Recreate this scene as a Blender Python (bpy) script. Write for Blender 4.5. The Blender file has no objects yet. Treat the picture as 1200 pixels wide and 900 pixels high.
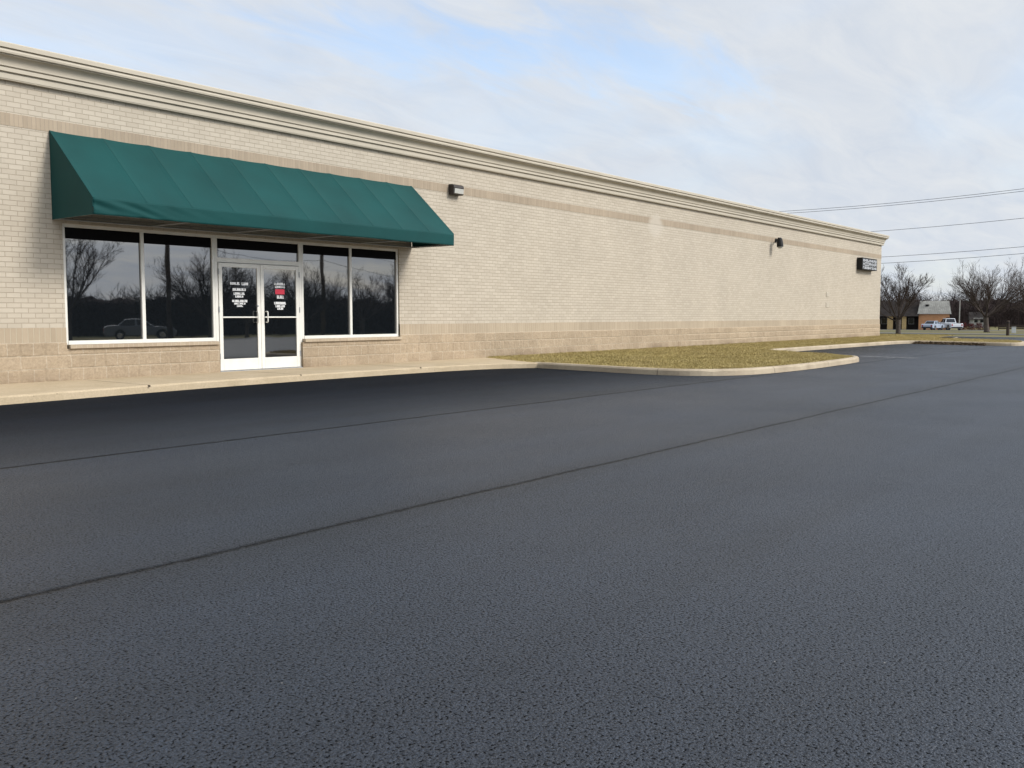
import bpy, bmesh, math, random
import numpy as np
from mathutils import Vector, Matrix
R = math.radians
S = bpy.context.scene
COL = S.collection

# ------------------------------------------------------------------ camera
cam_d = bpy.data.cameras.new('camera'); cam = bpy.data.objects.new('camera', cam_d); COL.objects.link(cam)
cam.location = (0, -16.73, 1.3)
cam_d.sensor_width = 36; cam_d.lens = 33.0; cam_d.clip_start = 0.05; cam_d.clip_end = 3000
_a, _p = R(38.17), R(4.186)
_f = Vector((math.cos(_a)*math.cos(_p), math.sin(_a)*math.cos(_p), -math.sin(_p)))
cam.rotation_euler = _f.to_track_quat('-Z', 'Y').to_euler()
S.camera = cam

# ------------------------------------------------------------------ light
SUN_EL = 36
_sh = Vector((0.34, -0.94, 0)).normalized()
SUN = (_sh*math.cos(R(SUN_EL)) + Vector((0, 0, math.sin(R(SUN_EL))))).normalized()
sun_d = bpy.data.lights.new('sun', 'SUN'); sun_d.energy = 2.9; sun_d.angle = R(16); sun_d.color = (1.0, 0.955, 0.88)
sun = bpy.data.objects.new('sun', sun_d); COL.objects.link(sun)
sun.rotation_euler = (-SUN).to_track_quat('-Z', 'Y').to_euler()

W = bpy.data.worlds.new('World'); S.world = W; W.use_nodes = True
nt = W.node_tree; N = nt.nodes; L = nt.links
for n in list(N): N.remove(n)
def wn(t, **k):
    n = N.new(t)
    for a, b in k.items(): setattr(n, a, b)
    return n
def wmath(op, a, b=None, clamp=False):
    n = wn('ShaderNodeMath', operation=op, use_clamp=clamp)
    for i, v in enumerate((a, b)):
        if v is None: continue
        if isinstance(v, (int, float)): n.inputs[i].default_value = v
        else: L.new(v, n.inputs[i])
    return n.outputs[0]
sky = wn('ShaderNodeTexSky', sky_type='NISHITA', sun_disc=False, sun_elevation=R(SUN_EL), sun_rotation=math.atan2(SUN.x, SUN.y))
sky.air_density = 1.0; sky.dust_density = 1.5; sky.ozone_density = 1.5
tc = wn('ShaderNodeTexCoord'); sep = wn('ShaderNodeSeparateXYZ'); L.new(tc.outputs['Generated'], sep.inputs[0])
zz = wmath('ADD', wmath('MAXIMUM', sep.outputs[2], 0.0), 0.16)
cmb = wn('ShaderNodeCombineXYZ')
L.new(wmath('DIVIDE', sep.outputs[0], zz), cmb.inputs[0]); L.new(wmath('DIVIDE', sep.outputs[1], zz), cmb.inputs[1])
mp = wn('ShaderNodeMapping'); mp.inputs['Rotation'].default_value = (0, 0, R(28)); mp.inputs['Scale'].default_value = (0.7, 1.1, 1); mp.inputs['Location'].default_value = (0.35, 2.15, 0)
L.new(cmb.outputs[0], mp.inputs[0])
cn = wn('ShaderNodeTexNoise'); cn.inputs['Scale'].default_value = 1.1; cn.inputs['Detail'].default_value = 7; cn.inputs['Roughness'].default_value = 0.52; cn.inputs['Distortion'].default_value = 0.5
L.new(mp.outputs[0], cn.inputs['Vector'])
cr = wn('ShaderNodeMapRange', interpolation_type='SMOOTHSTEP'); cr.inputs[1].default_value = 0.28; cr.inputs[2].default_value = 0.55; cr.inputs[3].default_value = 0.72; cr.inputs[4].default_value = 1.0
L.new(cn.outputs['Fac'], cr.inputs[0])
# streaks: density variation of the cloud sheet
mp2 = wn('ShaderNodeMapping'); mp2.inputs['Rotation'].default_value = (0, 0, R(20)); mp2.inputs['Scale'].default_value = (0.75, 1.9, 1)
L.new(cmb.outputs[0], mp2.inputs[0])
cn2 = wn('ShaderNodeTexNoise'); cn2.inputs['Scale'].default_value = 3.0; cn2.inputs['Detail'].default_value = 9; cn2.inputs['Roughness'].default_value = 0.62; cn2.inputs['Distortion'].default_value = 0.8
L.new(mp2.outputs[0], cn2.inputs['Vector'])
cc = wn('ShaderNodeMix', data_type='RGBA')
cc.inputs[6].default_value = (6.6, 7.2, 8.1, 1); cc.inputs[7].default_value = (7.7, 8.05, 8.5, 1)
rr = wn('ShaderNodeMapRange'); rr.inputs[1].default_value = 0.32; rr.inputs[2].default_value = 0.66; L.new(cn2.outputs['Fac'], rr.inputs[0]); L.new(rr.outputs[0], cc.inputs[0])
# thin cloud is brighter round the sun
dot = wn('ShaderNodeVectorMath', operation='DOT_PRODUCT'); L.new(tc.outputs['Generated'], dot.inputs[0]); dot.inputs[1].default_value = SUN
glow = wmath('ADD', wmath('MULTIPLY', wmath('POWER', wmath('MAXIMUM', dot.outputs['Value'], 0.0), 5.0), 2.4), 0.98)
cs = wn('ShaderNodeVectorMath', operation='SCALE'); L.new(cc.outputs[2], cs.inputs[0]); L.new(glow, cs.inputs['Scale'])
skb = wn('ShaderNodeVectorMath', operation='SCALE'); L.new(sky.outputs[0], skb.inputs[0]); skb.inputs['Scale'].default_value = 2.7
# thin places where the blue shows through the sheet
hn = wn('ShaderNodeTexNoise'); hn.inputs['Scale'].default_value = 5.0; hn.inputs['Detail'].default_value = 6; hn.inputs['Roughness'].default_value = 0.6; hn.inputs['Distortion'].default_value = 0.6
mh = wn('ShaderNodeMapping'); mh.inputs['Rotation'].default_value = (0, 0, R(20)); mh.inputs['Scale'].default_value = (.6, 1.6, 1); L.new(cmb.outputs[0], mh.inputs[0]); L.new(mh.outputs[0], hn.inputs['Vector'])
cover = cr.outputs[0]
for (hx, hy, hr, ra, rb, dep) in ((1.97, 1.24, -20, .42, .17, .60), (1.58, 1.58, -12, .36, .13, .50), (1.20, 1.95, -25, .6, .2, .2), (-1.5, -2.2, 15, 1.2, .4, .6), (2.5, -1.0, 30, .8, .3, .5)):
    mm_ = wn('ShaderNodeMapping', vector_type='TEXTURE'); mm_.inputs['Location'].default_value = (hx, hy, 0); mm_.inputs['Rotation'].default_value = (0, 0, R(hr)); mm_.inputs['Scale'].default_value = (ra, rb, 1); L.new(cmb.outputs[0], mm_.inputs[0])
    ln = wn('ShaderNodeVectorMath', operation='LENGTH'); L.new(mm_.outputs[0], ln.inputs[0])
    dd_ = wmath('ADD', ln.outputs['Value'], wmath('MULTIPLY', wmath('SUBTRACT', hn.outputs['Fac'], 0.5), 3.2))
    hr_ = wn('ShaderNodeMapRange', interpolation_type='SMOOTHSTEP'); hr_.inputs[1].default_value = 0.0; hr_.inputs[2].default_value = 1.5; hr_.inputs[3].default_value = 1-dep; hr_.inputs[4].default_value = 1.0
    L.new(dd_, hr_.inputs[0]); cover = wmath('MULTIPLY', cover, hr_.outputs[0])
mx = wn('ShaderNodeMix', data_type='RGBA'); L.new(cover, mx.inputs[0]); L.new(skb.outputs[0], mx.inputs[6]); L.new(cs.outputs[0], mx.inputs[7])
bg = wn('ShaderNodeBackground'); bg.inputs[1].default_value = 0.1; L.new(mx.outputs[2], bg.inputs[0])
wo = wn('ShaderNodeOutputWorld'); L.new(bg.outputs[0], wo.inputs[0])
S.view_settings.view_transform = 'Standard'; S.view_settings.look = 'None'; S.view_settings.gamma = 1; S.view_settings.exposure = 0.0
S.view_settings.use_curve_mapping = False
S.cycles.max_bounces = 6; S.cycles.use_denoising = True

# ------------------------------------------------------------------ helpers
class MB:
    def __init__(s): s.v = []; s.f = []
    def quad(s, *pts):
        i = len(s.v); s.v += [tuple(p) for p in pts]; s.f.append(tuple(range(i, i+len(pts)))); return s
    def box(s, x0, x1, y0, y1, z0, z1):
        i = len(s.v)
        s.v += [(x0,y0,z0),(x1,y0,z0),(x1,y1,z0),(x0,y1,z0),(x0,y0,z1),(x1,y0,z1),(x1,y1,z1),(x0,y1,z1)]
        for q in ((0,3,2,1),(4,5,6,7),(0,1,5,4),(1,2,6,5),(2,3,7,6),(3,0,4,7)): s.f.append(tuple(i+k for k in q))
        return s
    def prism(s, poly, axis, a, b):
        # poly: 2D points; axis 'y' -> poly in (x,z); 'x' -> (y,z); 'z' -> (x,y)
        def P(p, t): return {'y': (p[0], t, p[1]), 'x': (t, p[0], p[1]), 'z': (p[0], p[1], t)}[axis]
        i = len(s.v); n = len(poly)
        s.v += [P(p, a) for p in poly] + [P(p, b) for p in poly]
        s.f.append(tuple(range(i, i+n))[::-1]); s.f.append(tuple(range(i+n, i+2*n)))
        for k in range(n): s.f.append((i+k, i+(k+1) % n, i+n+(k+1) % n, i+n+k))
        return s
    def tube(s, path, radii, sides=6, caps=True):
        path = [Vector(p) for p in path]
        if not hasattr(radii, '__len__'): radii = [radii]*len(path)
        rings = []
        up = Vector((0, 0, 1))
        for k, p in enumerate(path):
            d = (path[min(k+1, len(path)-1)] - path[max(k-1, 0)])
            d = d.normalized() if d.length > 1e-9 else up
            a = d.cross(Vector((1, 0, 0)) if abs(d.x) < 0.7 else Vector((0, 1, 0))).normalized(); b = d.cross(a)
            i = len(s.v)
            for j in range(sides):
                t = 2*math.pi*j/sides
                s.v.append(tuple(p + (a*math.cos(t) + b*math.sin(t))*radii[k]))
            rings.append(i)
        for q in range(len(rings)-1):
            for j in range(sides):
                s.f.append((rings[q]+j, rings[q]+(j+1) % sides, rings[q+1]+(j+1) % sides, rings[q+1]+j))
        if caps:
            s.f.append(tuple(rings[0]+j for j in range(sides))[::-1]); s.f.append(tuple(rings[-1]+j for j in range(sides)))
        return s
    def grid(s, P):
        # P: 2D list of points
        i = len(s.v); m = len(P[0])
        for row in P: s.v += [tuple(p) for p in row]
        for r in range(len(P)-1):
            for c in range(m-1): s.f.append((i+r*m+c, i+r*m+c+1, i+(r+1)*m+c+1, i+(r+1)*m+c))
        return s
    def build(s, name, mat, parent=None, smooth=False, bevel=0, seg=2, fix=True, solid=0):
        me = bpy.data.meshes.new(name); me.from_pydata(s.v, [], s.f); me.update()
        if fix:
            bm = bmesh.new(); bm.from_mesh(me); bmesh.ops.recalc_face_normals(bm, faces=bm.faces); bm.to_mesh(me); bm.free()
        if smooth: me.polygons.foreach_set('use_smooth', [True]*len(me.polygons))
        me.materials.append(mat)
        o = bpy.data.objects.new(name, me); COL.objects.link(o)
        if parent: o.parent = parent
        if solid:
            m = o.modifiers.new('solidify', 'SOLIDIFY'); m.thickness = solid; m.offset = 0
        if bevel:
            m = o.modifiers.new('bevel', 'BEVEL'); m.width = bevel; m.segments = seg; m.limit_method = 'ANGLE'; m.angle_limit = R(40)
        return o
def tag(o, label=None, cat=None, group=None, kind=None):
    if label: o['label'] = label
    if cat: o['category'] = cat
    if group: o['group'] = group
    if kind: o['kind'] = kind
    return o
def thing(name, label, cat, loc=(0, 0, 0), rz=0, group=None):
    o = bpy.data.objects.new(name, None); COL.objects.link(o); o.empty_display_size = 0.2
    o.location = loc; o.rotation_euler = (0, 0, rz)
    return tag(o, label, cat, group)
def copy_tree(o, parent=None):
    c = o.copy(); COL.objects.link(c)
    if parent: c.parent = parent
    for ch in [k for k in o.children]: copy_tree(ch, c)
    return c

# ------------------------------------------------------------------ materials
class Mat:
    def __init__(s, name, base=(.5, .5, .5), rough=.6, spec=.5, metal=0.0):
        s.m = bpy.data.materials.new(name); s.m.use_nodes = True; s.nt = s.m.node_tree
        s.b = s.nt.nodes['Principled BSDF']
        s.b.inputs['Base Color'].default_value = (*base, 1); s.b.inputs['Roughness'].default_value = rough
        s.b.inputs['Specular IOR Level'].default_value = spec; s.b.inputs['Metallic'].default_value = metal
        s._c = None
    def n(s, t, **k):
        n = s.nt.nodes.new(t)
        for a, b in k.items(): setattr(n, a, b)
        return n
    def l(s, a, b): s.nt.links.new(a, b)
    def obj(s):
        if s._c is None: s._c = s.n('ShaderNodeTexCoord').outputs['Object']
        return s._c
    def mapping(s, scale=(1, 1, 1), rot=(0, 0, 0), loc=(0, 0, 0), src=None):
        m = s.n('ShaderNodeMapping'); m.inputs['Scale'].default_value = scale; m.inputs['Rotation'].default_value = rot; m.inputs['Location'].default_value = loc
        s.l(src or s.obj(), m.inputs[0]); return m.outputs[0]
    def noise(s, scale, detail=4, rough=.5, vec=None, dist=0.0):
        n = s.n('ShaderNodeTexNoise'); n.inputs['Scale'].default_value = scale; n.inputs['Detail'].default_value = detail; n.inputs['Roughness'].default_value = rough; n.inputs['Distortion'].default_value = dist
        s.l(vec or s.obj(), n.inputs['Vector']); return n.outputs['Fac']
    def voro(s, scale, feature='F1', out='Distance', vec=None):
        n = s.n('ShaderNodeTexVoronoi', feature=feature); n.inputs['Scale'].default_value = scale
        s.l(vec or s.obj(), n.inputs['Vector']); return n.outputs[out]
    def math(s, op, a, b=None, clamp=False):
        n = s.n('ShaderNodeMath', operation=op, use_clamp=clamp)
        for i, v in enumerate((a, b)):
            if v is None: continue
            if isinstance(v, (int, float)): n.inputs[i].default_value = v
            else: s.l(v, n.inputs[i])
        return n.outputs[0]
    def ramp(s, x, a, b, lo=0.0, hi=1.0, smooth=False):
        n = s.n('ShaderNodeMapRange'); n.interpolation_type = 'SMOOTHSTEP' if smooth else 'LINEAR'
        for i, v in zip((1, 2, 3, 4), (a, b, lo, hi)): n.inputs[i].default_value = v
        s.l(x, n.inputs[0]); return n.outputs[0]
    def mix(s, fac, a, b, blend='MIX'):
        n = s.n('ShaderNodeMix', data_type='RGBA', blend_type=blend)
        if isinstance(fac, (int, float)): n.inputs[0].default_value = fac
        else: s.l(fac, n.inputs[0])
        for i, v in ((6, a), (7, b)):
            if isinstance(v, tuple): n.inputs[i].default_value = (*v, 1)
            else: s.l(v, n.inputs[i])
        return n.outputs[2]
    def scale(s, col, fac):
        n = s.n('ShaderNodeVectorMath', operation='SCALE')
        if isinstance(col, tuple): n.inputs[0].default_value = col
        else: s.l(col, n.inputs[0])
        if isinstance(fac, (int, float)): n.inputs['Scale'].default_value = fac
        else: s.l(fac, n.inputs['Scale'])
        return n.outputs[0]
    def color(s, c): s.l(c, s.b.inputs['Base Color']); return s
    def rough(s, c): s.l(c, s.b.inputs['Roughness']); return s
    def bump(s, h, strength=.5, dist=.01):
        n = s.n('ShaderNodeBump'); n.inputs['Strength'].default_value = strength; n.inputs['Distance'].default_value = dist
        s.l(h, n.inputs['Height']); s.l(n.outputs[0], s.b.inputs['Normal']); return s
def simple(name, base, rough=.6, spec=.5, metal=0.0, var=.12, scale=6, bump=0, bscale=40):
    m = Mat(name, base, rough, spec, metal)
    m.color(m.scale(base, m.ramp(m.noise(scale, 5, .6), .3, .7, 1-var, 1+var)))
    if bump: m.bump(m.noise(bscale, 4), bump, .01)
    return m.m

def wall_uv(m):
    # coordinates on a vertical wall: (x + y, z)
    sp = m.n('ShaderNodeSeparateXYZ'); m.l(m.obj(), sp.inputs[0])
    c = m.n('ShaderNodeCombineXYZ'); m.l(m.math('ADD', sp.outputs[0], sp.outputs[1]), c.inputs[0]); m.l(sp.outputs[2], c.inputs[1])
    return c.outputs[0], sp
def brick_mat(name, w, h, c1, c2, mortar, msize, offset=.5, zoff=0, pale_patch=None, bumpd=.004, var=.10, base_dirt=False):
    m = Mat(name, c1, .85, .25)
    uv, sp = wall_uv(m)
    # courses are never dead straight: wander by a few millimetres
    jit = m.n('ShaderNodeVectorMath', operation='SCALE'); nz = m.n('ShaderNodeTexNoise'); nz.inputs['Scale'].default_value = 1.3; m.l(uv, nz.inputs['Vector']); m.l(nz.outputs['Color'], jit.inputs[0]); jit.inputs['Scale'].default_value = .012
    add = m.n('ShaderNodeVectorMath', operation='ADD'); m.l(uv, add.inputs[0]); m.l(jit.outputs[0], add.inputs[1])
    mp_ = m.n('ShaderNodeMapping'); mp_.inputs['Location'].default_value = (0, zoff, 0); m.l(add.outputs[0], mp_.inputs[0])
    b = m.n('ShaderNodeTexBrick'); b.offset = offset; b.offset_frequency = 2
    b.inputs['Color1'].default_value = (*c1, 1); b.inputs['Color2'].default_value = (*c2, 1); b.inputs['Mortar'].default_value = (*mortar, 1)
    b.inputs['Scale'].default_value = 1; b.inputs['Mortar Size'].default_value = msize; b.inputs['Mortar Smooth'].default_value = .3; b.inputs['Bias'].default_value = 0
    b.inputs['Brick Width'].default_value = w; b.inputs['Row Height'].default_value = h
    m.l(mp_.outputs[0], b.inputs['Vector'])
    col = b.outputs['Color']
    col = m.scale(col, m.ramp(m.noise(.55, 4, .55), .3, .7, 1-var, 1+var))
    col = m.scale(col, m.ramp(m.noise(9, 4, .6), .25, .75, .97, 1.03))
    # streaks of run-off
    st = m.noise(1.0, 5, .6, m.mapping((2.2, 2.2, .16)))
    col = m.scale(col, m.ramp(st, .35, .62, .985, 1.0))
    if pale_patch:
        x0, z0, rx, rz = pale_patch
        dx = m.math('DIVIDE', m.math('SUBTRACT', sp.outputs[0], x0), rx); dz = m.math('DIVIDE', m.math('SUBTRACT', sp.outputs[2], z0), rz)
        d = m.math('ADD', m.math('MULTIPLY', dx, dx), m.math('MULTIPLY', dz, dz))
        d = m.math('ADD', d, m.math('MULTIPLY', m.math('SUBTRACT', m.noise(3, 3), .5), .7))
        col = m.mix(m.ramp(d, .3, 1.5, .75, 0.0, True), col, (.50, .45, .375))  # paler ragged oval mixed into the brick colour
    m.color(col)
    h_ = m.math('ADD', m.math('MULTIPLY', m.math('SUBTRACT', 1.0, b.outputs['Fac']), 1.0), m.math('MULTIPLY', m.noise(60, 3), .35))
    m.bump(h_, .9, bumpd)
    return m.m
M = {}
PALE_PATCH = (29.5, 4.45, .50, .40)
M['brick'] = brick_mat('brick', .24, .0873, (.485, .428, .345), (.435, .38, .303), (.36, .308, .238), .007, pale_patch=PALE_PATCH, zoff=-1.08, var=.045)
M['band'] = brick_mat('band_brick', .074, .5, (.375, .303, .222), (.32, .258, .188), (.33, .27, .205), .006, offset=0, pale_patch=PALE_PATCH)
M['soldier'] = brick_mat('soldier_brick', .098, .6, (.405, .33, .24), (.365, .295, .212), (.44, .375, .28), .008, offset=0)
# split-face block: the shape is modelled, the colour varies block by block
m = Mat('split_block', (.4, .3, .2), .95, .15)
uv, sp = wall_uv(m)
b = m.n('ShaderNodeTexBrick'); b.offset = .5
mp_ = m.n('ShaderNodeMapping'); mp_.inputs['Location'].default_value = (0, -.12+.0, 0); m.l(uv, mp_.inputs[0]); m.l(mp_.outputs[0], b.inputs['Vector'])
for k, v in (('Color1', (.425, .335, .235, 1)), ('Color2', (.375, .295, .205, 1)), ('Mortar', (.47, .395, .30, 1))): b.inputs[k].default_value = v
for k, v in (('Scale', 1), ('Mortar Size', .008), ('Mortar Smooth', .2), ('Bias', 0), ('Brick Width', .44), ('Row Height', .2333)): b.inputs[k].default_value = v
col = m.scale(b.outputs['Color'], m.ramp(m.noise(26, 5, .7), .3, .72, .80, 1.12))
col = m.scale(col, m.ramp(m.noise(.5, 4, .6), .35, .7, .92, 1.04))
low = m.ramp(sp.outputs[2], .12, .38, 1.0, 0.0, True)
dirt = m.math('MULTIPLY', low, m.ramp(m.noise(.35, 4, .6, m.mapping((1, 1, .3), loc=(2.6, 0, 0))), .47, .60, 0, .5))
m.color(m.mix(dirt, col, (.15, .105, .07))); m.bump(m.noise(70, 5, .7), .8, .012); M['block'] = m.m
M['sill'] = brick_mat('sill_brick', .1, .5, (.44, .36, .26), (.39, .31, .225), (.48, .40, .30), .008, offset=0)
M['cornice'] = simple('cornice_paint', (.475, .425, .34), .6, .25, var=.06, scale=1.2, bump=.15, bscale=15)
M['roofing'] = simple('roof_membrane', (.3, .3, .29), .9)
m = Mat('white_aluminium', (.74, .72, .66), .38, .5)
m.color(m.scale((.74, .72, .66), m.ramp(m.noise(3, 5, .7), .3, .7, .90, 1.04))); M['alu'] = m.m
m = Mat('tinted_glass', (.006, .008, .010), .015, .5); m.b.inputs['IOR'].default_value = 2.4
m.bump(m.noise(1.1, 2), .04, .02); M['glass'] = m.m
M['decal_white'] = simple('decal_white', (.75, .75, .75), .5)
M['decal_grey'] = simple('sign_letter_grey', (.42, .43, .45), .5)
M['decal_red'] = simple('decal_red', (.55, .02, .05), .5)
M['bronze'] = simple('bronze_housing', (.035, .028, .024), .5, .4)
M['lens'] = simple('frosted_lens', (.45, .44, .40), .25, .5, var=.15, scale=30)
M['black'] = simple('black_paint', (.010, .010, .010), .6, .3)
M['reflection_strip'] = simple('black_reflection_strip', (.006, .006, .007), .9, .1)  # matte black for the strips that imitate the awning's reflection
M['rubber'] = simple('rubber', (.018, .018, .018), .8, .3)
M['pale_box'] = simple('pale_box_paint', (.47, .42, .34), .6, .3)
M['grey_metal'] = simple('grey_metal', (.32, .33, .34), .5, .5)
# awning canvas
m = Mat('green_canvas', (.006, .07, .064), .75, .2)
wv = m.noise(180, 2); lg = m.noise(.9, 4, .5)
m.color(m.scale((.0035, .051, .049), m.math('MULTIPLY', m.ramp(lg, .3, .7, .86, 1.12), m.ramp(wv, .3, .7, .93, 1.07))))
m.bump(m.math('ADD', m.math('MULTIPLY', wv, .02), m.math('MULTIPLY', m.noise(2.2, 3), .6)), .35, .02)
m.b.inputs['Sheen Weight'].default_value = .03; M['canvas'] = m.m
# concrete
def concrete(name, base, dark):
    m = Mat(name, base, .9, .2)
    a = m.noise(1.4, 6, .65); c = m.noise(35, 4, .6)
    col = m.mix(m.ramp(a, .35, .68), base, dark)
    col = m.scale(col, m.ramp(c, .3, .7, .88, 1.10))
    pit = m.ramp(m.voro(7), .05, .11, .55, 1.0)
    col = m.scale(col, m.math('MAXIMUM', pit, m.ramp(m.noise(1.1, 2), .55, .6, 1.0, 0.0)))
    m.color(col); m.bump(m.math('ADD', c, m.math('MULTIPLY', m.noise(120, 3), .5)), .5, .006); return m.m
M['walk'] = concrete('walk_concrete', (.49, .395, .27), (.42, .335, .22))
M['kerb'] = concrete('kerb_concrete', (.46, .385, .28), (.35, .285, .205))
# asphalt
m = Mat('asphalt', (.03, .03, .034), .5, .5)
sp = m.n('ShaderNodeSeparateXYZ'); m.l(m.obj(), sp.inputs[0]); X_, Y_ = sp.outputs[0], sp.outputs[1]
g1 = m.voro(110); g2 = m.noise(60, 4, .65); g3 = m.voro(190)
base = m.mix(m.ramp(g2, .32, .68), (.0115, .0163, .0255), (.0285, .0390, .0585))
pits = m.math('MULTIPLY', m.ramp(m.noise(80, 3, .55), .36, .46, .06, 1.0), m.ramp(g1, .25, .75, 1.2, .7))
base = m.scale(base, pits)
streak = m.noise(1.0, 5, .6, m.mapping((.10, 1.6, 1)))
base = m.scale(base, m.ramp(streak, .3, .7, .80, 1.20))
blot = m.noise(.35, 4, .6); base = m.scale(base, m.ramp(blot, .3, .7, .84, 1.16))
wob = m.math('ADD', m.math('MULTIPLY', m.math('SUBTRACT', m.noise(.5, 3, .6, m.mapping((1, 0, 0))), .5), .10), m.math('MULTIPLY', m.math('SUBTRACT', m.noise(16, 3, .6), .5), .05))
yw = m.math('ADD', Y_, wob)
def seam(y0, w):
    return m.math('ABSOLUTE', m.math('SUBTRACT', yw, y0))
dA = seam(-8.42, 0); dB = seam(-12.32, 0)
fray = m.math('MULTIPLY', m.math('SUBTRACT', m.noise(9, 5, .7), .5), .07)
lineA = m.ramp(m.math('ADD', dA, fray), .010, .055, .18, 1.0); lineB = m.ramp(m.math('ADD', dB, fray), .004, .046, .22, 1.0)
softB = m.ramp(dB, .0, .45, .62, 1.0, True)
newer = m.math('MULTIPLY', m.ramp(yw, -9.6, -2.5, 1.0, .45, True), m.ramp(yw, -8.46, -8.38, 1.0, .80))
base = m.scale(base, m.math('MULTIPLY', m.math('MULTIPLY', lineA, lineB), m.math('MULTIPLY', softB, newer)))
vc = m.n('ShaderNodeTexVoronoi'); vc.inputs['Scale'].default_value = 5.5; m.l(m.obj(), vc.inputs['Vector'])
fl = m.ramp(vc.outputs['Distance'], .016, .024, .7, 0.0)
m.color(m.mix(fl, base, (.32, .30, .27)))
m.rough(m.math('ADD', m.ramp(m.noise(.5, 4), .3, .7, .42, .47), m.math('MULTIPLY', m.ramp(yw, -9.8, -4.5, 0.0, .42, True), m.ramp(X_, 14, 30, 1.0, .0, True))))
m.l(m.math('MULTIPLY', m.math('MULTIPLY', m.math('MULTIPLY', lineA, lineB), m.ramp(pits, .2, 1.0, .05, 1.0)), m.ramp(yw, -9.8, -3.5, .48, .10, True)), m.b.inputs['Specular IOR Level'])
hh = m.math('ADD', m.math('MULTIPLY', m.noise(80, 3, .55), 1.2), m.math('MULTIPLY', g1, -.45))
hh = m.math('ADD', hh, m.math('MULTIPLY', m.math('MULTIPLY', lineA, lineB), 1.2))
m.bump(hh, .8, .014); M['asphalt'] = m.m
M['old_asphalt'] = simple('old_asphalt', (.115, .115, .118), .8, .3, var=.15, scale=.8)
m = Mat('worn_line_paint', (.4, .4, .4), .8, .3)
m.color(m.mix(m.ramp(m.noise(5, 5, .7), .40, .56), (.035, .037, .042), (.34, .34, .35))); M['paint'] = m.m
# dry ground and lawn
m = Mat('dry_grass_ground', (.2, .16, .07), .95, .1)
col = m.mix(m.ramp(m.noise(.6, 6, .65), .35, .65), (.22, .17, .07), (.30, .24, .115))
col = m.mix(m.ramp(m.noise(.18, 5, .6, m.mapping((1, 1, 1), loc=(9, 3, 0))), .48, .66, 0, .6), col, (.19, .18, .06))
m.color(m.scale(col, m.ramp(m.noise(14, 5, .7), .3, .7, .72, 1.2))); m.bump(m.noise(30, 4, .7), .6, .03); M['lawn'] = m.m
m = Mat('far_grass', (.2, .17, .08), .95, .1)
col = m.mix(m.ramp(m.noise(.12, 6, .65), .35, .65), (.20, .165, .085), (.13, .13, .06))
m.color(m.scale(col, m.ramp(m.noise(2, 4, .7), .3, .7, .8, 1.2))); M['field'] = m.m
m = Mat('dry_blades', (.24, .19, .07), .8, .2)
col = m.mix(m.ramp(m.noise(55, 3, .6), .35, .68), (.275, .215, .075), (.50, .40, .19))
col = m.mix(m.ramp(m.noise(.5, 4, .6, m.mapping((1, 1.6, 1), loc=(4, 7, 0))), .45, .65, 0, .30), col, (.27, .225, .065))
m.color(m.scale(col, m.ramp(m.noise(2.4, 3), .3, .7, .78, 1.2))); M['blades'] = m.m
M['bark'] = simple('bark', (.085, .070, .060), .9, .15, var=.3, scale=8)
M['twig'] = simple('twigs', (.074, .058, .051), .9, .15, var=.3, scale=1.5)
M['wood_mass'] = simple('winter_wood', (.036, .027, .026), .95, .05, var=.45, scale=.25)
M['red_leaf'] = simple('red_leaves', (.085, .018, .018), .8, .2, var=.4, scale=4)
M['orange_brick'] = brick_mat('orange_brick', .22, .08, (.58, .28, .12), (.50, .23, .10), (.44, .30, .2), .01)
M['shingle'] = brick_mat('grey_shingle', .3, .22, (.42, .41, .37), (.32, .31, .285), (.18, .18, .165), .02, var=.2)
M['dark_shingle'] = simple('dark_shingle', (.030, .025, .023), .9, .2, var=.3, scale=2)
M['yellow_wall'] = simple('yellow_stucco', (.50, .36, .17), .85, .2)
M['pale_wall'] = simple('pale_siding', (.34, .335, .32), .8, .2)
M['car_white'] = simple('white_car_paint', (.60, .62, .65), .25, .5, var=.03)
M['car_silver'] = simple('silver_car_paint', (.36, .41, .49), .3, .5, metal=.2, var=.03)
M['car_dark'] = simple('grey_car_paint', (.20, .22, .25), .25, .5, metal=.3, var=.03)
m = Mat('car_glass', (.010, .012, .014), .05, .5); M['car_glass'] = m.m
M['lamp_clear'] = simple('clear_lamp', (.7, .7, .7), .15)
M['lamp_red'] = simple('red_lamp', (.35, .01, .01), .2)
M['chrome'] = simple('bright_metal', (.6, .6, .6), .25, .5, metal=1.0)
M['pole_wood'] = simple('pole_wood', (.11, .085, .065), .9, .1, var=.3, scale=3)
M['wire'] = simple('wire', (.035, .036, .04), .7, .2)
M['brown_post'] = simple('brown_post', (.055, .042, .035), .85, .2, var=.3)
M['interior'] = M['black']

# ------------------------------------------------------------------ ground
def gz(x, y):
    z = 0.0
    if x > 70: z -= min(x-70, 120)*.0115
    if y < -24: z -= min(-24-y, 40)*.02
    return z
def sheet(name, mat, xs, ys, off, kind='structure'):
    mb = MB(); mb.grid([[(x, y, gz(x, y)+off) for x in xs] for y in ys])
    o = mb.build(name, mat, fix=False); tag(o, kind=kind); return o
sheet('ground', M['field'], [-900, -300, -60, 0, 70, 190, 500, 1500], [-1200, -300, -64, -24, 0, 60, 300, 1200], -.03)
sheet('parking_lot', M['asphalt'], [-60, -10, 10, 30, 50, 62.5], [-40, -24, 3], 0.0)
sheet('driveway', M['asphalt'], [62.5, 70, 71], [-40, -24, -7.6], 0.0)
sheet('road', M['old_asphalt'], [71, 79], [-300, -64, -24, 150], .0)
sheet('far_parking_lot', M['old_asphalt'], [149, 170], [8, 70], .004)
sheet('access_road', M['old_asphalt'], [104, 108], [-24, 150], .004)

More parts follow.
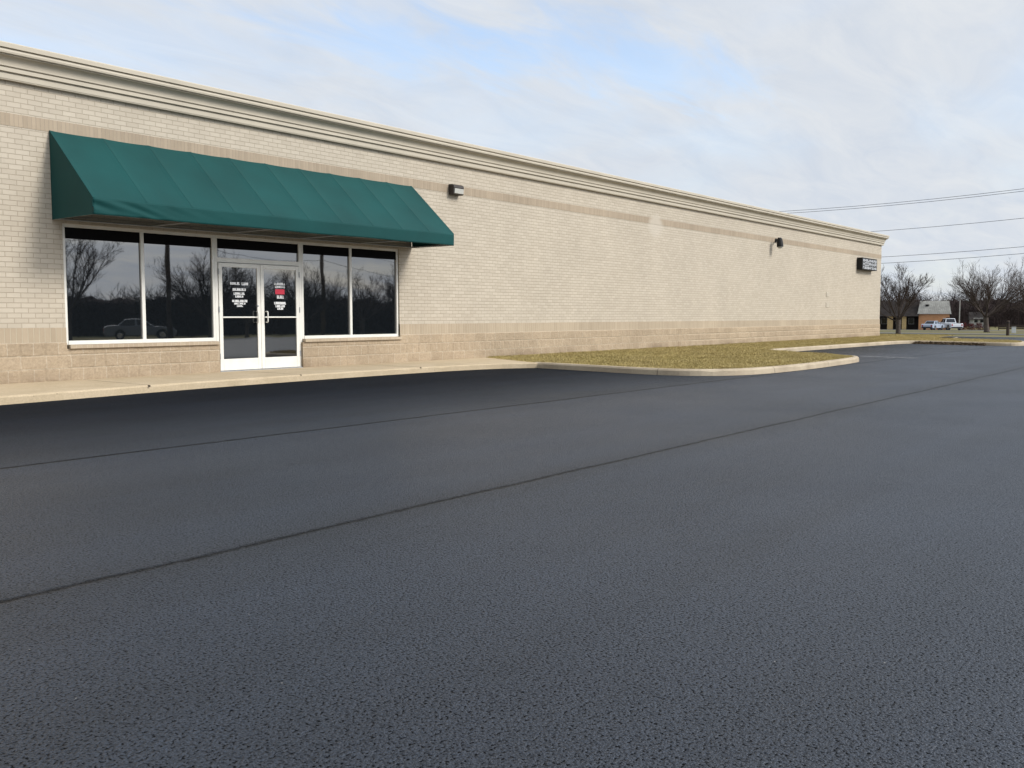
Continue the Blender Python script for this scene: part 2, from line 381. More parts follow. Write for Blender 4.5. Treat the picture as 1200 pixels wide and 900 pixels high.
# walk in front of the storefront
WALK = [(-8, -3.6), (2, -2.9), (6, -2.55), (10.1, -2.0), (15.6, -1.95), (17.6, -2.25), (18.3, -2.62), (18.62, -2.9)]
LAWN_OUT = [(18.62, -2.75), (18.32, -4.6), (18.02, -6.2), (18.1, -7.2), (18.75, -7.98), (19.95, -8.32), (22.3, -8.42), (25, -8.30), (26.6, -8.18), (27.4, -7.9), (27.95, -7.3), (28.7, -6.4), (29.5, -5.2), (30.1, -4.2), (30.9, -3.85), (33, -3.85), (38, -3.95), (44, -4.1), (45.2, -4.35), (45.45, -5), (44.9, -7.0), (44.35, -8.3), (44.6, -9.0), (45.6, -9.15), (48.4, -8.6), (50, -7.7), (51.5, -5), (52.6, -3.9), (55, -3.6), (59, -3.5), (60, -2.9), (60.3, -1), (60.3, 24)]
def chaikin(p, n=2):
    for _ in range(n):
        q = [p[0]]
        for a, b in zip(p[:-1], p[1:]):
            q.append((a[0]*.75+b[0]*.25, a[1]*.75+b[1]*.25)); q.append((a[0]*.25+b[0]*.75, a[1]*.25+b[1]*.75))
        q.append(p[-1]); p = q
    return p
def offset(p, d):
    out = []
    for k in range(len(p)):
        a = Vector(p[max(k-1, 0)]); b = Vector(p[min(k+1, len(p)-1)]); t = (b-a).normalized()
        out.append((p[k][0] - t.y*d, p[k][1] + t.x*d))
    return out
def poly_fill(poly, z, name, mat):
    bm = bmesh.new(); vs = [bm.verts.new((x, y, z)) for x, y in poly]
    es = [bm.edges.new((vs[i], vs[(i+1) % len(vs)])) for i in range(len(vs))]
    bmesh.ops.triangle_fill(bm, edges=es, use_beauty=True)
    for f in bm.faces:
        if f.normal.z < 0: f.normal_flip()
    me = bpy.data.meshes.new(name); bm.to_mesh(me); bm.free(); me.materials.append(mat)
    o = bpy.data.objects.new(name, me); COL.objects.link(o); return o
def resample(p, step):
    out = [p[0]]; 
    for a, b in zip(p[:-1], p[1:]):
        L_ = math.dist(a, b); n = max(1, int(round(L_/step)))
        for k in range(1, n+1): out.append((a[0]+(b[0]-a[0])*k/n, a[1]+(b[1]-a[1])*k/n))
    return out
rng = random.Random(5)
def jit_path(path, amp):
    return [(x+rng.uniform(-amp, amp), y+rng.uniform(-amp, amp)) for x, y in path]
wp = resample(chaikin(WALK, 2), .25)
# walk: top sheet, rounded nose, face; chipped here and there, with joints cut across every few metres
nose = []
inner = offset(wp, .035)
mb = MB()
rows = []
for k, ((x, y), (xi, yi)) in enumerate(zip(wp, inner)):
    c = rng.uniform(0, .006) if rng.random() > .12 else rng.uniform(.01, .03)
    rows.append([(x, y, -.05), (x+rng.uniform(-.004, .004), y+rng.uniform(-.004, .004), .105-c), (x*.7+xi*.3, y*.7+yi*.3, .122-c*.6), (xi, yi, .130-c*.2), (xi+(1.6 if k == len(wp)-1 else .9*max(0, (xi-17.6))), -.0, .13)])
mb.grid(rows)
# end of the walk against the lawn
sw = mb.build('sidewalk', M['walk'], fix=True); tag(sw, kind='structure')
jm = MB()
for xj in (4.0, 8.6, 12.0, 15.4):
    ys = min(y for x, y in wp if abs(x-xj) < .3)
    jm.box(xj-.006, xj+.006, ys-.004, -.02, .10, .1315)
tag(jm.build('sidewalk_joint', simple('joint_dirt', (.12, .095, .07), .95)), kind='structure')

kp = resample(chaikin(LAWN_OUT, 2), .3)
ki = [offset(kp, d) for d in (.02, .055, .15, .165)]
mb = MB(); rows = []
for k, (x, y) in enumerate(kp):
    c = rng.uniform(0, .005) if rng.random() > .1 else rng.uniform(.008, .025)
    q = min(max((51.0-x)/2.0, 0.0), 1.0) if k > len(kp)*.45 else 1.0
    q = max(q, .08)
    rows.append([(x, y, -.06), (*ki[0][k], (.105-c)*q), (*ki[1][k], (.140-c)*q), (*ki[2][k], .143*q), (*ki[3][k], .06*q)])
mb.grid(rows)
tag(mb.build('lawn_kerb', M['kerb']), kind='structure')
jm = MB()
acc = 0
for k in range(4, len(kp)-1):
    acc += math.dist(kp[k], kp[k-1])
    if acc > 3.0:
        acc = 0
        a = Vector((*kp[k], 0)); b = Vector((*ki[2][k], 0)); t = Vector((-(b-a).y, (b-a).x, 0)).normalized()*.006
        o_ = (b-a).normalized()*.003
        pts = [a-o_, Vector((*ki[0][k], 0))-o_, Vector((*ki[1][k], 0)), b]
        zs = [0, .106, .1435, .1455]
        for j in range(3):
            p, q = pts[j], pts[j+1]
            jm.quad((p.x-t.x, p.y-t.y, zs[j]), (p.x+t.x, p.y+t.y, zs[j]), (q.x+t.x, q.y+t.y, zs[j+1]), (q.x-t.x, q.y-t.y, zs[j+1]))
tag(jm.build('kerb_joint', bpy.data.materials['joint_dirt']), kind='structure')
LAWN = [(20.05, -.01)] + [(18.72, -2.6)] + ki[2][2:] + [(55.3, 24), (55.3, -.012)]
lawn = poly_fill(LAWN, .128, 'lawn', M['lawn']); tag(lawn, kind='structure')
# blades
def in_poly(px, py, poly):
    inside = np.zeros(len(px), bool); n = len(poly); j = n-1
    for i in range(n):
        xi, yi = poly[i]; xj, yj = poly[j]
        c = ((yi > py) != (yj > py)) & (px < (xj-xi)*(py-yi)/(yj-yi+1e-12)+xi); inside ^= c; j = i
    return inside
nr = np.random.default_rng(3)
def blades(boxes):
    P = []
    for x0, x1, y0, y1, dens in boxes:
        n = int((x1-x0)*(y1-y0)*dens); px = nr.uniform(x0, x1, n); py = nr.uniform(y0, y1, n); k = in_poly(px, py, LAWN)
        P.append(np.stack([px[k], py[k]], 1))
    P = np.concatenate(P); n = len(P)
    # clumps: the sward is taller in some places
    hgt = nr.uniform(.02, .05, n)*(1+.5*np.sin(P[:, 0]*2.1+3*np.sin(P[:, 1]*1.3))*np.sin(P[:, 1]*2.7))
    az = nr.uniform(0, 2*np.pi, n); w = nr.uniform(.004, .010, n); lean = nr.uniform(.3, 1.5, n)*hgt; la = nr.uniform(0, 2*np.pi, n)
    v = np.zeros((n, 3, 3)); dx = np.cos(az)*w; dy = np.sin(az)*w
    v[:, 0, 0] = P[:, 0]-dx; v[:, 0, 1] = P[:, 1]-dy; v[:, 1, 0] = P[:, 0]+dx; v[:, 1, 1] = P[:, 1]+dy; v[:, :2, 2] = .126
    v[:, 2, 0] = P[:, 0]+np.cos(la)*lean; v[:, 2, 1] = P[:, 1]+np.sin(la)*lean; v[:, 2, 2] = .128+hgt
    me = bpy.data.meshes.new('grass'); me.vertices.add(n*3); me.vertices.foreach_set('co', v.ravel())
    me.loops.add(n*3); me.loops.foreach_set('vertex_index', np.arange(n*3, dtype=np.int32))
    me.polygons.add(n); me.polygons.foreach_set('loop_start', np.arange(0, n*3, 3, dtype=np.int32)); me.polygons.foreach_set('loop_total', np.full(n, 3, np.int32))
    me.update(calc_edges=True); me.validate(); me.materials.append(M['blades'])
    o = bpy.data.objects.new('grass', me); COL.objects.link(o); return o
tag(blades([(17, 31, -9, 0, 1300), (31, 46, -5, 0, 700), (44, 61, -10, 12, 350)]), 'short dry yellow grass growing on the kerbed lawn', 'grass', kind='stuff')
# brown flakes added to imitate the shade on the island kerb face
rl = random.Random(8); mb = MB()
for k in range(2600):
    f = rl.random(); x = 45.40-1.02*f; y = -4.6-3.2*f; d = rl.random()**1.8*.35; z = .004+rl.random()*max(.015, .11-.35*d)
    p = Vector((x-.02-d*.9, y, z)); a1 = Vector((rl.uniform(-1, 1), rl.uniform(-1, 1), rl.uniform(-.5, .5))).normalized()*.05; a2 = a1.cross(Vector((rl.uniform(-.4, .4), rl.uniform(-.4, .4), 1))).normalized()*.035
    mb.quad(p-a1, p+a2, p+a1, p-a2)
tag(mb.build('kerb_shade_flakes', simple('kerb_shade_brown', (.15, .11, .072), .9, .1, var=.4, scale=9), fix=False), 'brown flakes added as painted shade along the island kerb at the far bay', 'shade flakes', kind='stuff')
# worn bay line
mb = MB(); mb.quad((29.95, -8.8, .004), (30.2, -8.8, .004), (30.45, -7.0, .004), (30.2, -7.0, .004))
tag(mb.build('parking_line', M['paint'], fix=False), kind='structure')

# ------------------------------------------------------------------ store building
X0, X1, YB = -8.0, 55.3, 26.0
SX0, SX1, SZ0, SZ1 = 8.32, 16.74, .77, 2.94       # storefront opening
PL, BRT = 1.08, 5.30
bld = thing('store_building', 'long single storey cream brick store with tan block base and moulded cornice', 'building', (X0, 0, 0))
bld.location = (0, 0, 0)
mb = MB()
mb.quad((X0, 0, PL), (SX0, 0, PL), (SX0, 0, BRT), (X0, 0, BRT))
mb.quad((SX1, 0, PL), (X1, 0, PL), (X1, 0, BRT), (SX1, 0, BRT))
mb.quad((SX0, 0, SZ1), (SX1, 0, SZ1), (SX1, 0, BRT), (SX0, 0, BRT))
mb.quad((SX0, 0, SZ1), (SX0, .2, SZ1), (SX1, .2, SZ1), (SX1, 0, SZ1))
mb.quad((SX0, 0, PL-.3), (SX0, .2, PL-.3), (SX0, .2, SZ1), (SX0, 0, SZ1))
mb.quad((SX1, 0, PL-.3), (SX1, .2, PL-.3), (SX1, .2, SZ1), (SX1, 0, SZ1))
mb.quad((X1, 0, 0), (X1, YB, 0), (X1, YB, BRT+.3), (X1, 0, BRT+.3))
mb.quad((X0, 0, 0), (X0, YB, 0), (X0, YB, BRT+.3), (X0, 0, BRT+.3))
mb.quad((X0, YB, 0), (X1, YB, 0), (X1, YB, BRT+.3), (X0, YB, BRT+.3))
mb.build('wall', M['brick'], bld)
MB().box(X0+.3, X1-.3, .3, YB-.3, 5.30, 5.40).build('roof', M['roofing'], bld)
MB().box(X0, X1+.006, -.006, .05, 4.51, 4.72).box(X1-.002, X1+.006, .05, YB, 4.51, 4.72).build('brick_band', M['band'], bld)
# soldier course on top of the block base
mb = MB(); mb.box(X0, SX0, -.012, .05, .82, PL).box(SX1, X1+.012, -.012, .05, .82, PL).box(X1, X1+.012, .05, YB, .82, PL)
mb.build('soldier_course', M['soldier'], bld)
# split-face block base: rough faces and recessed joints are modelled
def h2(ix, iz): return np.modf(np.abs(np.sin(ix*127.1+iz*311.7)*43758.5453))[0]
def vnoise(x, z, s, seed):
    x = x*s+seed*17.3; z = z*s+seed*9.1; ix = np.floor(x); iz = np.floor(z); fx = x-ix; fz = z-iz; fx = fx*fx*(3-2*fx); fz = fz*fz*(3-2*fz)
    return (h2(ix, iz)*(1-fx)+h2(ix+1, iz)*fx)*(1-fz)+(h2(ix, iz+1)*(1-fx)+h2(ix+1, iz+1)*fx)*fz
def block_face(mb, xa, xb, za, zb, dx, dz=.022, swap=None):
    nx = int((xb-xa)/dx)+2; nz = int((zb-za)/dz)+2
    xs = np.linspace(xa, xb, nx); zs = np.linspace(za, zb, nz); X, Z = np.meshgrid(xs, zs)
    row = np.floor((Z-.12)/.2333); u = X/.44+.5*(row % 2); fu = (u-np.floor(u))*.44; fz = (Z-.12)-row*.2333
    e = np.minimum(np.minimum(fu, .44-fu), np.minimum(fz, .2333-fz)); j = np.clip(e/.012, 0, 1)
    n = .5*vnoise(X, Z, 9, 1)+.3*vnoise(X, Z, 22, 2)+.2*vnoise(X, Z, 45, 3)
    d = .014+j*(.003+.020*n)
    if swap is None: pts = np.stack([X, -d, Z], 2)
    else: pts = np.stack([swap+d, X, Z], 2)
    mb.grid(pts.tolist())
mb = MB()
block_face(mb, X0, SX0, 0, .82, .05 if X0 > 0 else .04); block_face(mb, SX1, 32, 0, .82, .04); block_face(mb, 32, X1+.03, 0, .82, .12, .04)
block_face(mb, SX0, 11.50, 0, .70, .035); block_face(mb, 13.66, SX1, 0, .70, .035)
block_face(mb, 0, YB, 0, .82, .2, .06, swap=X1)
mb.quad((11.50, -.03, 0), (11.50, .2, 0), (11.50, .2, .70), (11.50, -.03, .70)); mb.quad((13.66, -.03, 0), (13.66, .2, 0), (13.66, .2, .70), (13.66, -.03, .70))
pl_ = mb.build('block_base', M['block'], bld, fix=False)
for a, b in ((8.36, 11.47), (13.70, 16.76)):
    MB().box(a, b, -.075, .08, .70, .768).build('sill', M['sill'], bld, bevel=.006)
# cornice: one moulding swept along the front and round the corner
prof = [(.0, 5.255), (.085, 5.255), (.085, 5.262), (.095, 5.275), (.10, 5.355), (.085, 5.362), (.085, 5.378), (.135, 5.384), (.135, 5.445), (.115, 5.452), (.115, 5.465)]
for k in range(9):
    t = k/8*math.pi/2; prof.append((.150+.115*(1-math.cos(t)), 5.468+.150*math.sin(t)))
prof += [(.255, 5.622), (.255, 5.638), (.295, 5.644), (.303, 5.675), (.295, 5.706), (.278, 5.712), (.278, 5.724), (.322, 5.730), (.326, 5.80), (.318, 5.815), (-.3, 5.83), (-.3, 5.40)]
mb = MB()
rows = []
for xc, yc, sx, sy in ((X0, 0, 0, -1), (X1, 0, 1, -1), (X1, YB, 1, 0)):
    rows.append([(xc+sx*p, yc+sy*p, z) for p, z in prof])
mb.grid(rows); mb.build('cornice', M['cornice'], bld)

# --- storefront
Y0, Y1 = .035, .11
def bars(lst, y0=Y0, y1=Y1):
    m_ = MB()
    for a in lst: m_.box(a[0], a[1], a[4] if len(a) > 4 else y0, a[5] if len(a) > 4 else y1, a[2], a[3])
    return m_
FW = .055
def window(xa, xm, xb):
    f = bars([(xa, xa+FW, SZ0, SZ1), (xb-FW, xb, SZ0, SZ1), (xa+FW, xb-FW, SZ0, SZ0+.07, Y0-.012, Y1), (xa+FW, xb-FW, SZ1-.06, SZ1), (xm-.035, xm+.035, SZ0+.07, SZ1-.06)]).build('window_frame', M['alu'], bld, bevel=.004)
    for a, b in ((xa+FW, xm-.035), (xm+.035, xb-FW)):
        MB().box(a-.01, b+.01, .075, .085, SZ0+.06, SZ1-.05).build('pane', M['glass'], f)
        MB().box(a+.002, b-.002, .060, .073, SZ1-.262, SZ1-.062).build('awning_reflection', M['reflection_strip'], f)  # black strip added as the awning's dark reflection, no real fitting
window(SX0+.005, 9.87, 11.46); window(13.70, 15.17, SX1-.005)
DX0, DX1, DM = 11.53, 13.63, 12.58
ft = bars([(11.462, 11.53, .14, SZ1), (13.63, 13.698, .14, SZ1), (11.53, 13.63, 2.395, 2.49), (11.53, 13.63, SZ1-.06, SZ1)]).build('door_frame', M['alu'], bld, bevel=.004)
MB().box(11.52, 13.64, .075, .085, 2.48, SZ1-.05).build('transom_pane', M['glass'], ft)
MB().box(11.532, 13.628, .060, .073, SZ1-.262, SZ1-.062).build('awning_reflection', M['reflection_strip'], ft)  # same added reflection strip across the transom
MB().box(11.50, 13.66, -.02, .2, .128, .142).build('threshold', M['grey_metal'], bld)
def glyph_row(mb, xc, zc, w, h, n, y, rg, t=None):
    cw = w/n; t = t or h*.26
    for i in range(n):
        x = xc-w/2+i*cw+cw*.08; X = x+cw*.84; k = rg.choice('EHBODLTAN')
        z0, z1, zm = zc-h/2, zc+h/2, zc
        V = lambda a: mb.box(a, a+t, y-.0012, y, z0, z1)
        Hh = lambda z: mb.box(x+t, X-t, y-.0012, y, z, z+t)
        V(x)
        if k in 'HBODAN': V(X-t)
        if k in 'EBODTA': Hh(z1-t)
        if k in 'EBODL': Hh(z0)
        if k in 'EHBAN': Hh(zm-t/2)
        if k in 'ELT': mb.box(X-t, X, y-.0012, y, z0, z0+t)
    return mb
rg = random.Random(12)
def door(xa, xb, side):
    z0, z1 = .15, 2.385; st = .085
    d = bars([(xa, xa+st, z0, z1), (xb-st, xb, z0, z1), (xa+st, xb-st, z0, z0+.24), (xa+st, xb-st, z1-.085, z1)], .022, .072).build('door', M['alu'], bld, bevel=.005)
    MB().box(xa+st-.01, xb-st+.01, .044, .050, z0+.23, z1-.075).build('pane', M['glass'], d)
    MB().box(xa+st-.005, xb-st+.005, .012, .043, 1.245, 1.275).build('push_bar', M['alu'], d, bevel=.004)
    for hz in (.45, 1.42, 2.2):
        hx = xa-.004 if side < 0 else xb+.004
        MB().tube([(hx, .016, hz-.06), (hx, .016, hz+.06)], .012, 8).build('hinge', M['grey_metal'], d)
    return d
dl = door(DX0+.012, DM-.004, -1); dr = door(DM+.004, DX1-.012, 1)
# pull handle and lock plate
MB().tube([(12.70, .02, 1.38), (12.70, -.045, 1.38), (12.70, -.055, 1.36), (12.70, -.055, 1.17), (12.70, -.045, 1.15), (12.70, .02, 1.15)], .013, 8).build('pull_handle', M['alu'], dr, smooth=True)
MB().tube([(12.46, .02, 1.38), (12.46, -.035, 1.38), (12.46, -.045, 1.36), (12.46, -.045, 1.17), (12.46, -.035, 1.15), (12.46, .02, 1.15)], .013, 8).build('pull_handle', M['alu'], dl, smooth=True)
MB().tube([(12.50, .024, 1.50), (12.50, .012, 1.50)], .018, 10).build('lock', M['chrome'], dl)
YG = .0435
def text_line(leaf, xc, zc, w, h, n):
    glyph_row(MB(), xc, zc, w, h, n, YG, rg).build('text_line', M['decal_white'], leaf, fix=False)
xc = 12.05
for a in ((xc-.10, 1.965, .24, .055, 6), (xc+.145, 1.962, .17, .055, 5), (xc, 1.84, .33, .055, 9), (xc, 1.755, .28, .05, 8), (xc, 1.695, .20, .045, 6), (xc+.01, 1.600, .38, .05, 10), (xc+.01, 1.545, .28, .04, 8), (xc+.01, 1.495, .15, .035, 5)): text_line(dl, *a)
xc = 13.10
for a in ((xc, 1.985, .30, .05, 8), (xc+.01, 1.92, .27, .045, 8), (xc+.015, 1.70, .19, .07, 5), (xc+.005, 1.565, .32, .055, 9), (xc+.005, 1.50, .25, .05, 7), (xc+.005, 1.445, .16, .045, 5)): text_line(dr, *a)
mb = MB(); mb.box(xc-.12, xc+.13, YG-.001, YG, 1.76, 1.87); mb.build('red_notice', M['decal_red'], dr, fix=False)

# --- awning
AX0, AX1, AY, AZT, AZV, AZB = 8.14, 17.19, -1.42, 4.53, 3.27, 2.985
aw = thing('awning', 'wide green canvas awning with seams and hanging valance over the storefront', 'awning', (AX0, 0, AZB)); aw.location = (0, 0, 0)
seams = [AX0] + [9.12+.9*k for k in range(9)] + [AX1]
rows = []
NU = 12
xs = []
for a, b in zip(seams[:-1], seams[1:]):
    n = 10
    for k in range(n): xs.append((a+(b-a)*k/n, k/n))
xs.append((AX1, 0))
cn_ = Vector((0, -1.26, 1.42)).normalized()   # outward normal of the slope
for i in range(NU+1):
    f = i/NU; row = []
    for x, s in xs:
        q = math.sin(math.pi*s)
        sag = -.032*(q**.7)*(.4+.6*math.sin(math.pi*f)) if q > 1e-6 else .004
        y = -.014+(AY+.014)*f; z = AZT+(AZV-AZT)*f
        row.append((x, y+cn_.y*sag, z+cn_.z*sag))
    rows.append(row)
MB().grid(rows).build('canopy', M['canvas'], aw, smooth=False, fix=True, solid=.004)
# piping along every seam
for x in seams[1:-1]:
    MB().tube([(x, -.014+cn_.y*.004, AZT+cn_.z*.004), (x, AY+cn_.y*.004, AZV+cn_.z*.004)], .0048, 6).build('seam', M['canvas'], aw, smooth=True)
# hanging valance with soft folds near the left end
rows = []
for i in range(9):
    f = i/8; row = []
    for k in range(181):
        x = AX0+(AX1-AX0)*k/180; d = x-AX0
        fold = .030*math.exp(-d/.9)*math.sin(9*(d-.9*f)+1.2)*math.sin(math.pi*min(1, f+.12)) + .008*math.exp(-((d-1.05)/.5)**2)*math.sin(14*(d-1.0*f)) + .004*math.sin(d*3.1+f*2)*f
        y = AY-.006-fold if i > 0 else AY-.004
        z = AZV+(AZB-AZV)*f + .004*math.sin(d*2.3)*f
        row.append((x, y, z))
    rows.append(row)
MB().grid(rows).build('valance', M['canvas'], aw, smooth=True, fix=True, solid=.004)
for x in (AX0, AX1):
    MB().quad((x, -.014, AZT), (x, AY, AZV), (x, AY, AZB), (x, -.014, AZB)).build('side_panel', M['canvas'], aw, solid=.004)
mb = MB(); tr = .017
for z_, y_ in ((AZB+.02, AY+.03), (AZV-.04, AY+.03), (AZB+.02, -.03)): mb.tube([(AX0+.02, y_, z_), (AX1-.02, y_, z_)], tr, 6)
for x in [AX0+.03, *seams[2:-1:2], AX1-.03]:
    mb.tube([(x, AY+.03, AZB+.02), (x, -.03, AZB+.02)], tr, 6); mb.tube([(x, AY+.05, AZV-.05), (x, -.03, AZT-.06)], tr, 6)
mb.build('frame', M['grey_metal'], aw)

# --- things on the wall
wl = thing('wall_light', 'bronze box wall light with pale lens on the brick band beside the awning', 'wall light', (18.58, 0, 4.46))
MB().prism([(0, .27), (-.13, .27), (-.19, .235), (-.20, .17), (-.185, .165), (-.185, .02), (-.15, 0), (0, 0)], 'x', 0, .40).build('housing', M['bronze'], wl, bevel=.008)
MB().prism([(-.187, .16), (-.215, .155), (-.20, .03), (-.187, .025)], 'x', .025, .375).build('lens', M['lens'], wl, bevel=.004)
fl_ = thing('flood_light', 'black hooded floodlight on a short arm high on the brick band', 'flood light', (39.8, 0, 4.27))
mb = MB(); mb.tube([(0, -.34, .42), (0, -.34, .34), (0, -.36, .12), (0, -.37, .02)], [.07, .12, .14, .14], 14); mb.build('hood', M['black'], fl_, smooth=False)
MB().tube([(.0, -.34, .28), (.2, -.18, .33), (.38, -.02, .34)], .035, 8).build('arm', M['black'], fl_)
MB().box(.28, .46, -.04, -.007, .25, .42).build('wall_plate', M['black'], fl_, bevel=.01)
MB().tube([(0, -.372, .02), (.0, -.376, -.05)], [.12, .08], 12).build('lens', M['lens'], fl_)
sg = thing('wall_sign', 'small black box sign with white lettering near the far corner of the store', 'sign', (51.1, 0, 3.74))
MB().box(0, 2.5, -.30, -.002, 0, .64).build('cabinet', M['black'], sg, bevel=.02)
rg = random.Random(3); mb = MB()
for zc, hh_, n in ((.50, .13, 9), (.305, .20, 7), (.11, .13, 9)): glyph_row(mb, 1.25, zc, 2.3, hh_, n, -.3015, rg, t=.05)
mb.build('lettering', M['decal_grey'], sg, fix=False)
for k, (x, z, lab) in enumerate(((46.6, 1.70, 'small pale wall vent on the far brick wall, lower of two'), (46.6, 2.22, 'small pale wall vent on the far brick wall, upper of two'))):
    v = thing('wall_vent', lab, 'vent', (x, 0, z), group='pale vents on the far wall')
    MB().box(0, .42, -.02, -.001, 0, .24).build('cover', M['pale_box'], v, bevel=.01)
    mb = MB()
    for q in range(4): mb.box(.03, .39, -.028, -.0205, .03+.05*q, .055+.05*q)
    mb.build('louvre', M['pale_box'], v)
cb = thing('junction_box', 'small grey junction box high on the far corner of the store', 'junction box', (X1, .3, 4.92))
MB().box(.0, .16, -.12, .12, 0, .26).build('case', M['grey_metal'], cb, bevel=.01)
MB().tube([(.08, 0, .26), (.08, 0, .34)], .02, 6).build('conduit', M['grey_metal'], cb)

# ------------------------------------------------------------------ trees
def tree_meshes(seed, h, spread, trunk_h, trunk_r, n_scaf=8, dens=1.0, upright=.6, two_trunks=False):
    r = random.Random(seed); T = MB(); C = MB()
    def branch(p, d, length, rad, level, mb, sides):
        n = (5, 4, 3, 2, 2)[min(level, 4)]; pts = [p.copy()]; rr_ = [rad]; cur = p.copy(); dd = d.copy()
        for k in range(n):
            dd = (dd + Vector((r.uniform(-1, 1), r.uniform(-1, 1), r.uniform(-.5, .8)))*(.09 if level < 2 else .16) + Vector((0, 0, .06 if level < 3 else .02))).normalized()
            cur = cur+dd*length/n; pts.append(cur.copy()); rr_.append(max(rad*(1-(k+1)/n*.75), .004))
        mb.tube(pts, rr_, sides, caps=False)
        if level >= 4: return
        kids = {0: n_scaf, 1: int(9*dens), 2: int(7*dens), 3: int(4*dens)}[level]
        for k in range(kids):
            t = r.uniform(.25, 1.0) if level > 0 else 1
            f = t*n; i = min(int(f), n-1); q = pts[i].lerp(pts[i+1], f-i); base = (pts[i+1]-pts[i]).normalized()
            ax = base.cross(Vector((r.uniform(-1, 1), r.uniform(-1, 1), r.uniform(-1, 1)))).normalized()
            ang = R(r.uniform(20, 44)); nd = (base*math.cos(ang)+ax*math.sin(ang)).normalized(); nd.z += .12; nd.normalize()
            branch(q, nd, length*r.uniform(.36, .60)*(1.15-.35*t), max(rr_[i]*.50, .008), level+1, C, 4 if level < 1 else 3)
    base = Vector((0, 0, -.15)); top = Vector((r.uniform(-.1, .1), r.uniform(-.1, .1), trunk_h))
    mid = base.lerp(top, .5)+Vector((r.uniform(-.06, .06), r.uniform(-.06, .06), 0))
    T.tube([base, base+Vector((0, 0, .25)), mid, top, top+Vector((0, 0, .15))], [trunk_r*1.5, trunk_r*1.08, trunk_r*.95, trunk_r*.95, trunk_r*.6], 9)
    for k in range(n_scaf):
        az = 2*math.pi*(k+r.uniform(-.35, .35))/n_scaf; el = r.uniform(.35, 1.25)*(.6+.8*upright)
        el = min(el, 1.45); d = Vector((math.cos(az)*math.cos(el), math.sin(az)*math.cos(el), math.sin(el)))
        reach = 1/max(math.sqrt((math.cos(el)/(spread))**2+(math.sin(el)/(h-trunk_h))**2), 1e-3)
        q = base.lerp(top, r.uniform(.82, 1.03))
        branch(q, d, reach*r.uniform(.62, .8), trunk_r*r.uniform(.27, .40), 1, C, 5)
    return T, C
TT = {}
def proto(key, *a, **k):
    T, C = tree_meshes(*a, **k)
    mt = T.build('trunk', M['bark'], smooth=True, fix=False); mc = C.build('crown', M['twig'], fix=False)
    TT[key] = (mt.data, mc.data); bpy.data.objects.remove(mt); bpy.data.objects.remove(mc)
proto('a', 11, 4.9, 2.9, 1.0, .15, 10, 1.05, .5)
proto('b', 23, 7.2, 5.7, 1.5, .24, 13, 1.2, .5)
proto('c', 37, 8.6, 3.6, 1.8, .22, 10, 1.1, .7)
proto('d', 41, 6.5, 3.4, 1.3, .17, 9, .95, .6)
def tree(key, x, y, label, rz=0, s=1.0, group=None, name='bare_tree'):
    t = thing(name, label, 'tree', (x, y, gz(x, y)), rz, group); t.scale = (s, s, s)
    for nm, me in zip(('trunk', 'crown'), TT[key]):
        o = bpy.data.objects.new(nm, me); COL.objects.link(o); o.parent = t
    return t
G1 = 'bare trees beyond the store'
tree('a', 66.4, 2.1, 'small bare spreading tree just past the far corner of the store', .4, 1.05, G1)
tree('b', 104.5, 4.3, 'wide bare tree with dense crown on the grass right of the white pickup', 1.0, 1.04, G1)
tree('c', 112.5, 1.6, 'tall bare tree cut by the right edge of the photo', 2.2, 1.0, G1)
tree('d', 118, 33.0, 'bare tree half hidden by the corner of the store, behind the small spreading one', 0.7, 1.0, G1)
tree('d', 178, 40, 'bare tree rising behind the dark roof of the small brick building', 2.5, 1.1, G1)
tree('a', 190, 32, 'low bare tree rising just right of the shingled roof', 1.9, 1.15, G1)
tree('d', 150, 4.5, 'bare tree behind the wide bare tree, over the dark fence', 3.3, 1.0, G1)
tree('a', 128, 1.2, 'bare bushy tree at the right edge, low behind the tall one', 4.0, 1.1, G1)
# trees across the lot that the storefront glass mirrors
G2 = 'bare trees mirrored in the storefront glass'
tree('c', 30.2, -43.5, 'tall bare tree mirrored in the leftmost storefront pane', .3, 1.10, G2)
tree('b', 39.5, -41.5, 'bare tree mirrored behind the pole in the second storefront pane', 1.3, .95, G2)
tree('d', 46.5, -47.0, 'bare tree mirrored in the glass of the left door', 2.4, .95, G2)
tree('b', 44.0, -36.5, 'bare tree mirrored in the glass of the right door', 4.4, .78, G2)
tree('d', 47.6, -34.5, 'bare tree mirrored in the first pane right of the doors', 5.2, .88, G2)
tree('a', 52.5, -35.0, 'low bare tree mirrored in the first pane right of the doors', .9, 1.02, G2)
tree('b', 58.0, -39.0, 'bare tree mirrored in the rightmost storefront pane', 3.0, .84, G2)
tree('a', 61.5, -34.0, 'low bare tree mirrored at the right edge of the rightmost pane', 3.9, 1.0, G2)

